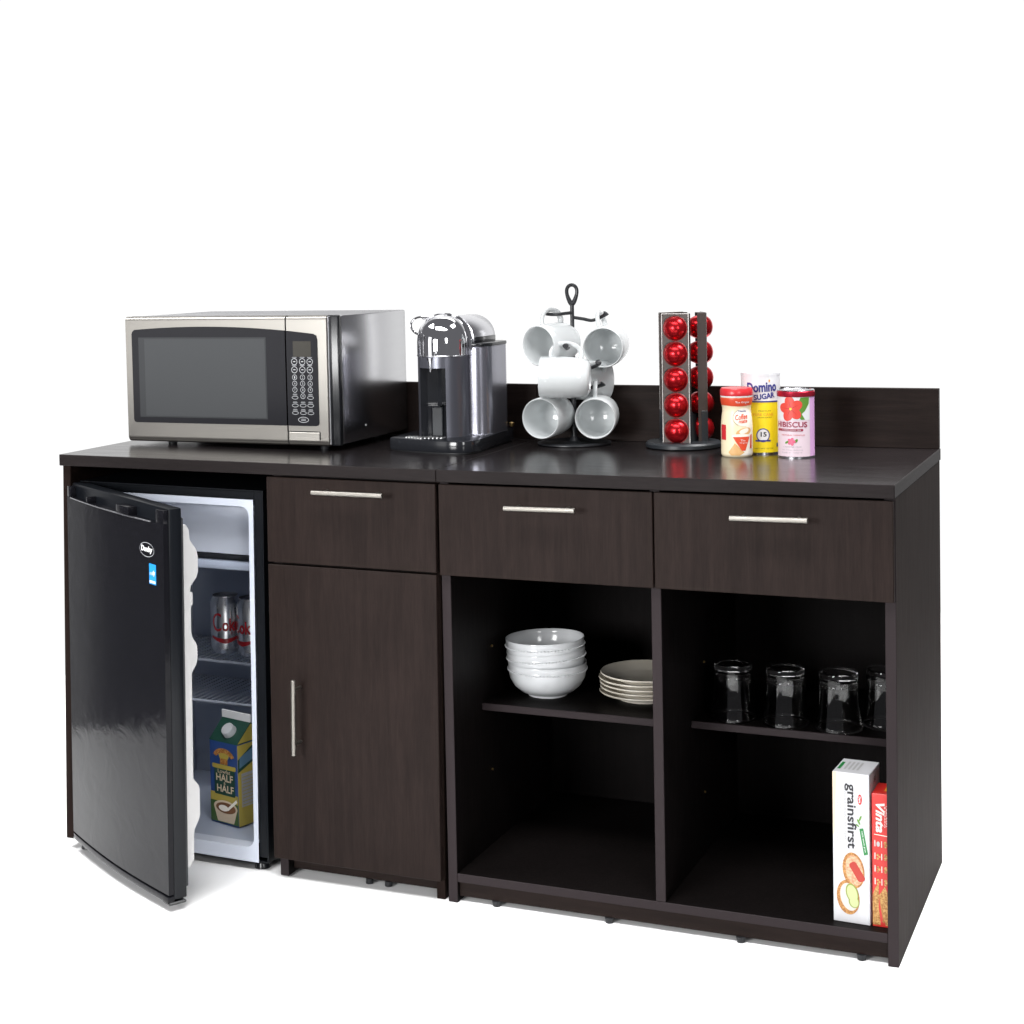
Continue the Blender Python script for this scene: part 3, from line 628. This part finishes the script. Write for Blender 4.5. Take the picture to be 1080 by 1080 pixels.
for ti, (off, lab) in enumerate(((-22, 'front column'), (97, 'right column'), (-155, None))):
    az = vd+math.radians(off); nx, ny = math.sin(az), -math.cos(az)      # outward normal
    T = Matrix.Translation((nx*RT, ny*RT, 0)) @ Matrix.Rotation(az, 4, 'Z')   # local -y is outward, x to the right
    # panel with round openings: built as strips of ring segments
    hw = .0298
    pm = bmesh.new()
    for zc in zs:
        n = 40; r = .0266
        inn = [(r*math.cos(2*PI*k/n), r*math.sin(2*PI*k/n)) for k in range(n)]
        def sq(p):
            s_ = max(abs(p[0])/hw, abs(p[1])/.0281); return (p[0]/s_, p[1]/s_)
        for yy in (0, .004):
            vi = [pm.verts.new((x, yy, zc+z)) for x, z in inn]; vo = [pm.verts.new((sq((x, z))[0], yy, zc+sq((x, z))[1])) for x, z in inn]
            for k in range(n): pm.faces.new((vi[k], vi[(k+1) % n], vo[(k+1) % n], vo[k]))
            if yy == 0: v0 = vi
        for k in range(n): pm.faces.new((v0[k], v0[(k+1) % n], vi[(k+1) % n], vi[k]))
    tower = MB()._add(pm); tower.box(-hw, hw, 0, .004, .2937, .2975, 0)
    # side flanges folded back
    tower.box(-hw-.001, -hw, .0, .020, .012, .2975, 0).box(hw, hw+.001, 0, .012, .012, .2975, 0)
    tower.box(-hw, hw, .004, .012, .2962, .2975, 0)
    pn = tower.xf(T).obj('pod_column', M['pewter'], pc, smooth=False)
    e = MB().box(-hw-.0016, -hw+.0006, -.0010, .0008, .012, .298, .0003).box(hw-.0006, hw+.0016, -.0010, .0008, .012, .298, .0003).box(-hw, hw, -.0010, .0008, .2965, .2985, .0003).box(-hw, hw, -.0010, .0008, .0105, .0125, .0003)
    for zc in zs: e.tube([(.0300*math.cos(t), -.0016, zc+.0275*math.sin(t)) for t in [PI*.17+PI*.66*k/14 for k in range(15)]], .0010, 6)
    e.xf(T).obj('column_trim', M['silver'], pn)
    MB().box(-hw-.0024, -hw-.0012, -.001, .0135, .0125, .082, .0005).box(hw+.0012, hw+.0024, -.001, .0135, .0125, .082, .0005).box(-hw, hw, .0125, .0140, .0125, .082, 0).xf(T).obj('column_foot', M['slate'], pn)
    if lab is None: continue
    for k, zc in enumerate(zs):
        p = pod if first else copy_tree(pod); first = False
        ctr = T @ Vector((0, -.0005, zc)); Rm = Matrix.Rotation(az, 4, 'Z') @ Matrix.Rotation(PI/2, 4, 'X')
        p.location = Vector((.376, .5046, H))+ctr; p.rotation_euler = Rm.to_euler(); p['label'] = 'red foil coffee pod, %s in the %s of the pod stand' % (words[k], lab)

# ------------------------------------------------------------------ groceries on the worktop
def prof_r(prof):
    def f(z):
        for (r0, z0), (r1, z1) in zip(prof, prof[1:]):
            if z0 <= z <= z1 and z1 > z0: return r0+(r1-r0)*(z-z0)/(z1-z0)
        return prof[-1][0]
    return f
cb = thing('creamer_bottle', 'cream coloured powdered creamer bottle with red lid, left of the sugar canister', 'bottle', (.5294, .3751, H))
CP = catr([(.0300, .0), (.0325, .004), (.0330, .012), (.0330, .045), (.0328, .068), (.0312, .085), (.0298, .095), (.0300, .103), (.0318, .112), (.0330, .120), (.0330, .1255)], 5)
MB().lathe([(0, 0)]+CP+[(0, .1256)], 56).obj('body', M['cream'], cb, ang=1.2)
MB().lathe([(.0335, .1257), (.0335, .1282), (0, .1283)], 48).obj('white_collar', M['paper_white'], cb)
MB().lathe([(.0338, .1284), (.0342, .1300), (.0340, .1400), (.0315, .1440), (.0, .1455)], 48).obj('lid', M['lid_red'], cb)
rf = prof_r(CP); psi = math.radians(24); rf0 = .033
def cmap(eps): return on_cyl(rf, psi, eps)
decal('red_band', cb, M['orange_red'], shapes([(-.1, .1085), (-.03, .1085), (0, .1065), (.03, .1085), (.1, .1085), (.1, .1245), (-.1, .1245)]), cmap(.0005), .004, .002)
decal('label_panel', cb, M['cream_light'], shapes(ell(.012, .084, .024, .019), [(-.010, .004), (.035, .004), (.037, .10), (.020, .075)]), cmap(.0004), .004, .004)
decal('dark_arc_print', cb, M['ink_black'], shapes(ring2(.006, .083, .020, .0175, .0006, 24, .62*PI, 1.35*PI)), cmap(.0008), .004, .004)
decal('blue_lettering', cb, M['navy'], text('Nestle', .008, .0970, .018, .0040, 0, .01), cmap(.0008), .004, .004)
decal('brand_lettering', cb, M['orange_red'], [text('Coffee', .005, .0850, .028, .0115, .12, .02, .2), text('mate', .008, .0755, .020, .0070, .08, .02, .2)], cmap(.0009), .004, .004)
decal('band_lettering', cb, M['white_ink'], text('The Original', .008, .1150, .032, .0050, 0, .01), cmap(.0009), .004, .004)
decal('red_side_print', cb, M['lid_red'], shapes(rect(-.046, -.030, .036, .068)), cmap(.0006), .004, .004)
decal('foam_print', cb, M['tan'], shapes(ell(.010, .053, .018, .0085, .25), [(-.024, .010), (-.010, .030), (.010, .010), (.0, .004), (-.018, .004)]), cmap(.0007), .004, .004)
decal('foam_light_print', cb, M['cream_light'], shapes(ell(.010, .055, .011, .005, .3), ell(.004, .045, .020, .004)), cmap(.0009), .004, .004)
decal('cup_print', cb, M['orange_red'], shapes([(-.014, .043), (.023, .043), (.012, .014), (.004, .014)], [(.026, .046), (.031, .048), (.030, .018), (.024, .018)]), cmap(.0010), .004, .004)
decal('cup_lettering', cb, M['white_ink'], [text('The', .007, .0355, .010, .0040, 0), text('Original', .008, .0300, .016, .0035, 0)], cmap(.0013), .004, .004)

sg = thing('sugar_canister', 'tall white and yellow sugar canister between the creamer bottle and the tea tin', 'canister', (.5645, .4445, H))
MB().lathe([(0, .001), (.0405, .001), (.0412, 0), (.0415, .004), (0, .004)], 56).obj('bottom_rim', M['chrome_soft'], sg)
MB().lathe([(0, .0042), (.0412, .0042), (.0412, .1120), (0, .1120)], 64).obj('yellow_body', M['yellow'], sg)
MB().lathe([(.0412, .1121), (.0412, .1690), (.0400, .1700)], 64).obj('white_body', M['paper_white'], sg)
MB().lathe([(.0416, .1660), (.0418, .1725), (.0400, .1730), (.0395, .1705), (0, .1700)], 56).obj('lid', M['paper_white'], sg)
rs = .0412; ps = math.radians(22)
decal('navy_band', sg, M['navy'], shapes(rect(-.12, .12, .1105, .1135)), on_cyl(rs, ps, .0005), .004)
decal('brand_lettering', sg, M['navy'], [text('Domino', -.003, .1430, .066, .0215, .045, .035), text('SUGAR', .002, .1235, .046, .0120, .13, .035)], on_cyl(rs, ps, .0006), .004)
decal('orange_dot', sg, M['orange_ink'], shapes(ell(.0125, .1560, .0018, .0026)), on_cyl(rs, ps, .0006))
decal('cane_lettering', sg, M['orange_ink'], [text('PURE CANE', -.001, .0850, .044, .0055, 0, .01)], on_cyl(rs, ps, .0006), .004)
decal('thin_lettering', sg, M['ink_black'], [text('PREMIUM', .002, .0925, .026, .0022), text('GRANULATED', .002, .0785, .030, .0022), text('NET WT 16 OZ', 0, .0130, .040, .0024)], on_cyl(rs, ps, .0006), .004)
decal('emblem_disc', sg, M['paper_white'], shapes(ell(-.002, .0410, .0128, .0135)), on_cyl(rs, ps, .0005), .004)
decal('emblem_ring', sg, M['navy'], shapes(ring2(-.002, .0410, .0142, .0148, .0022), rect(-.018, .014, .0275, .0310)), on_cyl(rs, ps, .0007), .004)
decal('emblem_lettering', sg, M['ink_black'], [text('15', -.001, .0430, .0125, .0100, 0, .03)], on_cyl(rs, ps, .0008), .004)
decal('seal_print', sg, M['navy'], shapes(rect(.030, .041, .0155, .0235)), on_cyl(rs, ps, .0006), .004)
decal('seal_green_print', sg, M['leaf_green'], shapes(ell(.036, .0210, .004, .002)), on_cyl(rs, ps, .0009), .004)

tn = thing('tea_tin', 'pink hibiscus tea tin with dark red lid, right of the sugar canister', 'tin', (.6508, .3925, H))
rt = .0375; pt = math.radians(21)
MB().lathe([(0, .0005), (.0365, .0005), (.0380, 0), (.0382, .0030), (.0375, .0032), (0, .0032)], 56).obj('bottom_rim', M['can_dark'], tn)
MB().lathe([(0, .0034), (rt, .0034), (rt, .1290), (0, .1290)], 64).obj('body', M['pink_pale'], tn)
MB().lathe([(.0386, .1270), (.0390, .1280), (.0390, .1372), (.0380, .1385), (.0365, .1385)], 56).obj('lid', M['lid_wine'], tn)
MB().lathe([(.0381, .1386), (.0383, .1400), (.0372, .1408), (.0362, .1392), (0, .1390)], 56).obj('lid_top', M['chrome_soft'], tn)
decal('pink_panel', tn, M['pink'], shapes(rect(.026, .085, .0035, .1268)), on_cyl(rt, pt, .0003), .004)
decal('white_panel', tn, M['paper_white'], shapes(rect(-.060, .0255, .0790, .1268)), on_cyl(rt, pt, .0003), .004)
decal('leaf_print', tn, M['leaf_green'], shapes([(.000, .118), (.004, .1262), (.0235, .1262), (.0225, .113), (.013, .098), (.006, .092), (.013, .080), (.004, .080), (-.004, .095)]), on_cyl(rt, pt, .0006), .004)
pet = []
for k in range(5):
    a = 2*PI*k/5+.5; pet.append(ell(-.0165+.0125*math.cos(a), .1025+.0135*math.sin(a), .0135, .0105, a, 20))
decal('flower_print', tn, M['petal'], shapes(*pet), on_cyl(rt, pt, .0009), .004)
decal('flower_vein_print', tn, M['petal_deep'], shapes(*[[(-.0165+.003*math.cos(a+.3), .1025+.003*math.sin(a+.3)), (-.0165+.019*math.cos(a), .1025+.019*math.sin(a)), (-.0165+.003*math.cos(a-.3), .1025+.003*math.sin(a-.3))] for a in [2*PI*k/5+.5 for k in range(5)]]), on_cyl(rt, pt, .0011), .004)
decal('stamen_print', tn, M['yellow'], shapes(ell(-.0165, .1025, .0024, .0026)), on_cyl(rt, pt, .0013))
decal('name_lettering', tn, M['maroon'], [text('HIBISCUS', -.0170, .0700, .070, .0115, 0, .02)], on_cyl(rt, pt, .0006), .004)
decal('name_bar', tn, M['maroon'], shapes(rrect(-.052, .009, .0560, .0610, .0024)), on_cyl(rt, pt, .0005), .004)
decal('bar_lettering', tn, M['paper_white'], text('SUPERFLOWER TEA', -.016, .0585, .040, .0026), on_cyl(rt, pt, .0008), .004)
decal('subtitle_lettering', tn, M['petal_deep'], [text('NATURAL HIBISCUS', -.013, .0480, .050, .0026)], on_cyl(rt, pt, .0006), .004)
decal('small_flower_print', tn, M['pink_flower'], shapes(*[ell(-.0155+.0045*math.cos(2*PI*k/5), .0345+.0045*math.sin(2*PI*k/5), .0042, .0032, 2*PI*k/5, 14) for k in range(5)]), on_cyl(rt, pt, .0008), .004)
decal('small_leaf_print', tn, M['leaf_green'], shapes(ell(-.0255, .033, .005, .0022, .5, 12), ell(-.0060, .036, .005, .0028, .9, 12)), on_cyl(rt, pt, .0006), .004)
decal('fine_lettering', tn, M['grey_print'], [text('CAFFEINE FREE', -.015, .0235, .040, .0026), text('36 TEA BAGS', -.015, .0170, .045, .0022), text('NET WT', -.015, .0115, .045, .0020)], on_cyl(rt, pt, .0006), .004)

# ------------------------------------------------------------------ bowls, plates, glasses
bx, by = .1282, .2825
BP = [(0, .003), (.038, .003), (.0395, 0), (.0425, 0), (.0435, .0040), (.059, .0105), (.0735, .0235), (.0815, .0390), (.0842, .0530), (.0848, .0575), (.0858, .0585), (.0850, .0600), (.0850, .0670), (.0856, .0712), (.0850, .0730), (.0836, .0720), (.0828, .0640), (.0812, .0500), (.0745, .0320), (.060, .0160), (.040, .0085), (0, .0075)]
bowl = thing('bowl', 'x', 'bowl', group='stacked white bowls')
MB().lathe(BP, 72).obj('body', M['porcelain_bowl'], bowl, ang=.9)
b = MB()
for k in range(72):
    a = 2*PI*k/72; b.lathe([(0, -.0019), (.0015, -.0012), (.0020, 0), (.0015, .0012), (0, .0019)], 6, c=(.0857*math.cos(a), .0857*math.sin(a), .0578))
b.obj('bead_trim', M['porcelain_bowl'], bowl)
for i, (dx, dy, dz, rx, ry, lab) in enumerate(((0, 0, 0, 0, 0, 'bottom bowl of the white stack on the left bay shelf'), (.0005, .001, .0270, 0, -.060, 'middle bowl of the white stack, rim rising to the right'), (-.0030, 0, .0520, 0, -.030, 'top bowl of the white stack with its inside showing'))):
    o = bowl if i == 0 else copy_tree(bowl); o['label'] = lab; o.location = (bx+dx, by+dy, .3812+dz); o.rotation_euler = (rx, ry, 0)
plate = MB().lathe([(0, .002), (.050, .002), (.052, 0), (.056, 0), (.058, .005), (.075, .0095), (.0935, .0150), (.0958, .0172), (.0950, .0195), (.0925, .0185), (.075, .0125), (.055, .0085), (.048, .0075), (0, .0075)], 72).obj('plate', M['plate'], ang=.9)
for i, (dx, lab) in enumerate(((0, 'bottom'), (.002, 'second from the bottom'), (.001, 'middle'), (-.001, 'second from the top'), (.003, 'top'))):
    o = plate if i == 0 else plate.copy()
    if i: C.objects.link(o)
    tag(o, '%s plate of the cream stack beside the white bowls' % lab, 'plate', 'stacked cream plates'); o.location = (.334+dx, .322, .3812+i*.0096+(.001 if i == 4 else 0)); o.rotation_euler = (0, 0, i*1.1)
g = MB().lathe([(0, .116), (.0355, .116), (.0382, .1148), (.0390, .1120), (.0390, .100), (.0394, .085), (.0404, .062), (.0430, .036), (.0472, .008), (.0482, .0012), (.0475, .0), (.0467, .0012), (.0455, .009), (.0413, .037), (.0388, .062), (.0378, .085), (.0372, .0960), (.0340, .0995), (.020, .1010), (0, .1015)], 64).obj('glass_tumbler', M['glass'], ang=1.0)
gl = [(.5432, .2648, 'first clear tumbler from the divider, upside down on the shelf'), (.6516, .2627, 'second clear tumbler from the divider, upside down on the shelf'), (.759, .2614, 'third clear tumbler from the divider, nearest the cut off one'), (.8435, .3150, 'clear tumbler mostly hidden behind the right side panel')]
for i, (x, y, lab) in enumerate(gl):
    o = g if i == 0 else g.copy()
    if i: C.objects.link(o)
    tag(o, lab, 'glass', 'upside down glass tumblers'); o.location = (x, y, .3712); o.rotation_euler = (0, 0, i)

# ------------------------------------------------------------------ cracker boxes
wb = thing('cracker_box', 'tall white cracker box with green banner standing in the right bay', 'cracker box', (.7875, .044, .0622), (0, 0, math.radians(-3)), 'cracker boxes in the right bay')
bw, bh, bd = .0690, .2870, .088
MB().box(0, bw, 0, bd, 0, bh, .0010).obj('carton', M['box_white'], wb)
f = lambda e=.0004: on_front(-e)
decal('corner_tint_print', wb, M['beige_print'], shapes([(0.0005, .2865), (.008, .2865), (.006, .24), (.0035, .17), (.0005, .165)]), f(.0003))
decal('brand_lettering', wb, M['ink_black'], text('grainsfirst', .034, .205, .124, .0225, -PI/2, .022), f(.0006))
decal('subtitle_lettering', wb, M['grey_print'], text('WHOLE GRAIN CRACKERS', .0235, .208, .098, .0045, -PI/2), f(.0006))
decal('fine_lettering', wb, M['grey_print'], [text('CRAQUELINS DE GRAINS ENTIERS', .0150, .190, .110, .0028, -PI/2), text('BAKED WITH WHOLE GRAINS', .0095, .180, .120, .0024, -PI/2)], f(.0006))
decal('logo_print', wb, M['box_red'], shapes(ell(.0515, .2385, .0040, .0100)), f(.0005))
decal('logo_lettering', wb, M['paper_white'], text('Dare', .0515, .2385, .0120, .0040, -PI/2, .02), f(.0008))
decal('banner_print', wb, M['banner_green'], shapes([(.0500, .183), (.0575, .185), (.0660, .136), (.0585, .133)]), f(.0005))
decal('banner_lettering', wb, M['paper_white'], text('100% whole grain', .0580, .159, .040, .0034, -PI/2+.17), f(.0008))
decal('grain_print', wb, M['leaf_green'], shapes(ell(.049, .196, .0018, .006, .5, 14), ell(.052, .203, .0018, .006, -.4, 14), ell(.047, .189, .0015, .004, .9, 12)), f(.0009))
decal('cracker_print', wb, M['crust'], shapes(ell(.0385, .1020, .0205, .0340, .12), ell(.0280, .0490, .0215, .0330, .10)), f(.0005))
decal('spread_print', wb, M['spread'], shapes(ell(.0400, .1020, .0160, .0290, .15)), f(.0008))
decal('tomato_print', wb, M['tomato'], shapes(rrect(.035, .050, .080, .120, .006)), lambda u, v: (lambda du, dv: Vector((.0455+du*math.cos(.55)-dv*math.sin(.55), -.0011, .100+du*math.sin(.55)+dv*math.cos(.55))))(u-.0425, v-.100))
decal('cheese_print', wb, M['cheese'], shapes(ell(.0300, .0500, .0165, .0265, .2)), f(.0008))
decal('cucumber_print', wb, M['cucumber'], shapes(ell(.0355, .0580, .0115, .0185, .25), ell(.0390, .0420, .0100, .0120, .2)), f(.0011))
decal('cucumber_core_print', wb, M['cucumber_in'], shapes(ell(.0358, .0575, .0094, .0162, .25), ell(.0394, .0418, .0080, .0100, .2)), f(.0014))
tp = lambda e=.0004: (lambda u, v: Vector((u, v, bh+e)))
decal('top_print', wb, M['grey_print'], shapes(*[rect(.016+.008*i, .020+.008*i, .020, .070) for i in range(4)]), tp())
decal('top_green_print', wb, M['banner_green'], shapes(rect(.004, .010, .02, .065)), tp())
decal('side_lettering', wb, M['ink_black'], text('51', .045, .268, .016, .010, 0, .02), lambda u, v: Vector((bw+.0004, u, v)))
rb = thing('cracker_box', 'shorter red cracker box squeezed between the white box and the side panel', 'cracker box', (.8605, .042, .0622), (0, 0, 0), 'cracker boxes in the right bay')
rw, rh, rd = .0312, .2530, .070
MB().box(0, rw, 0, rd, 0, rh, .0010).obj('carton', M['box_red'], rb)
decal('brand_lettering', rb, M['print_white'], text('Vinta', .0155, .208, .056, .0165, -PI/2, .03, .3), f(.0005))
decal('rule_print', rb, M['cream_light'], shapes([(.004, .1755), (.004, .1765), (.0305, .1745), (.0305, .1732)]), f(.0005))
decal('fine_lettering', rb, M['print_white'], [text('CRACKERS', .0275, .212, .040, .0028, -PI/2), text('8 GRAINS', .0240, .210, .040, .0022, -PI/2)], f(.0005))
decal('seed_label_print', rb, M['print_white'], shapes(*[rect(.0045, .0062, z-.007, z+.005) for z in (.160, .136, .112, .088)], *[rect(.0170, .0185, z-.008, z+.004) for z in (.160, .136, .112, .088)]), f(.0005))
decal('seed_print', rb, M['cracker'], shapes(*[ell(.0115+.0022*math.cos(k*2.1), z-.002+.004*math.sin(k*2.1), .0026, .0020, k, 10) for z in (.136, .112, .088) for k in range(4)], *[ell(.0255+.002*math.cos(k*2.1), z-.002+.004*math.sin(k*2.1), .0030, .0024, k, 10) for z in (.160, .136, .112, .088) for k in range(4)]), f(.0008))
decal('dark_seed_print', rb, M['grey_print'], shapes(ell(.0115, .158, .0030, .0050)), f(.0009))
decal('cracker_stack_print', rb, M['cracker'], shapes([(.0005, .060), (.006, .075), (.012, .083), (.0115, .040), (.0150, .004), (.0005, .004)], [(.0120, .060), (.0230, .078), (.0310, .060), (.0310, .004), (.0240, .004), (.0200, .020), (.0150, .040)]), f(.0005))
decal('cracker_edge_print', rb, M['cracker_dark'], shapes([(.0115, .060), (.0125, .062), (.0215, .010), (.0200, .008)], *[ell(.018+.004*(k % 3), .012+.007*k, .0009, .0012, 0, 8) for k in range(8)], *[ell(.004+.003*(k % 2), .010+.008*k, .0009, .0012, 0, 8) for k in range(7)]), f(.0008))
decal('carton_top_print', rb, M['orange_ink'], shapes(rect(.020, .028, .02, .05)), lambda u, v: Vector((u, v, rh+.0004)))

# ------------------------------------------------------------------ camera
cam = bpy.data.cameras.new('camera'); co = bpy.data.objects.new('camera', cam); C.objects.link(co); sc.camera = co
Rv = Vector((.9126589, .40812386, -.02210536)); Uv = Vector((-.00113832, .05662198, .99839504)); Fv = Vector((-.40872048, .91116896, -.05214113))
m4 = Matrix((Rv, Uv, -Fv)).transposed().to_4x4(); co.matrix_world = Matrix.Translation((1.41337921, -3.11646153, 1.33042267)) @ m4
cam.sensor_width = 36; cam.lens = 1781.9936*36/1080; cam.shift_x = 76.3022/1080; cam.shift_y = -174.2476/1080; cam.clip_end = 100; cam.clip_start = .05

# ------------------------------------------------------------------ light
def area(name, loc, target, size, power, sy=None, spread=180):
    l = bpy.data.lights.new(name, 'AREA'); l.energy = power; l.size = size; l.spread = math.radians(spread)
    if sy: l.shape = 'RECTANGLE'; l.size_y = sy
    o = bpy.data.objects.new(name, l); C.objects.link(o); o.location = loc
    o.rotation_euler = (Vector(target)-Vector(loc)).to_track_quat('-Z', 'Y').to_euler(); return o
area('softbox_key', (-.9, -4.1, 1.45), (.1, .3, .7), 1.3, 135, 1.0)
area('softbox_right', (2.7, -3.1, 1.75), (0, .3, .8), .7, 30, 1.0)
area('steel_fill_left', (-2.9, -3.4, 1.5), (-.4, .3, .8), 1.2, 12, 1.8)  # lamp added so the steel fronts have something bright to reflect
area('floor_fill_front', (.4, -1.3, 3.0), (.4, -1.2, 0), 2.2, 55, .8, 100)  # unseen overhead lamp added to whiten the floor in front
area('floor_fill_left', (-1.6, -.6, 2.8), (-1.3, -.6, 0), 1.0, 22, 1.2, 90)  # unseen lamp added to lift the floor shadow on the left
area('floor_fill_back', (-.6, 2.2, 2.8), (-.6, 2.2, 0), 2.6, 70, 1.6, 90)  # unseen lamp added behind the cabinets to brighten the far floor
area('microwave_fill_strip', (1.42, 3.6, 1.3), (-.33, .3, 1.05), .18, 2.0, 1.3)  # added strip lamp, puts a bright band on the microwave side
area('floor_fill_right', (1.7, .6, 2.6), (1.5, .6, 0), .8, 36, 1.6, 90)  # unseen lamp added to clear the floor shadow on the right

wd = bpy.data.worlds.new('World'); sc.world = wd; wd.use_nodes = True
nt = wd.node_tree; N = nt.nodes; L = nt.links
bg = N['Background']
tc = N.new('ShaderNodeTexCoord')
dot = N.new('ShaderNodeVectorMath'); dot.operation = 'DOT_PRODUCT'; dot.inputs[1].default_value = (-.41, .912, 0)
L.new(tc.outputs['Generated'], dot.inputs[0])
mr = N.new('ShaderNodeMapRange'); mr.interpolation_type = 'SMOOTHSTEP'; mr.inputs['From Min'].default_value = .46; mr.inputs['From Max'].default_value = .85
L.new(dot.outputs['Value'], mr.inputs['Value'])
mix = N.new('ShaderNodeMix'); mix.data_type = 'RGBA'
mix.inputs[6].default_value = (.14, .14, .15, 1); mix.inputs[7].default_value = (1.05, 1.05, 1.05, 1)
L.new(mr.outputs['Result'], mix.inputs[0]); L.new(mix.outputs[2], bg.inputs['Color']); bg.inputs['Strength'].default_value = 1.

sc.view_settings.view_transform = 'Standard'; sc.view_settings.look = 'None'; sc.view_settings.exposure = 0; sc.view_settings.gamma = 1
sc.cycles.use_denoising = True
sc.cycles.max_bounces = 10; sc.cycles.transmission_bounces = 10; sc.cycles.sample_clamp_indirect = 6
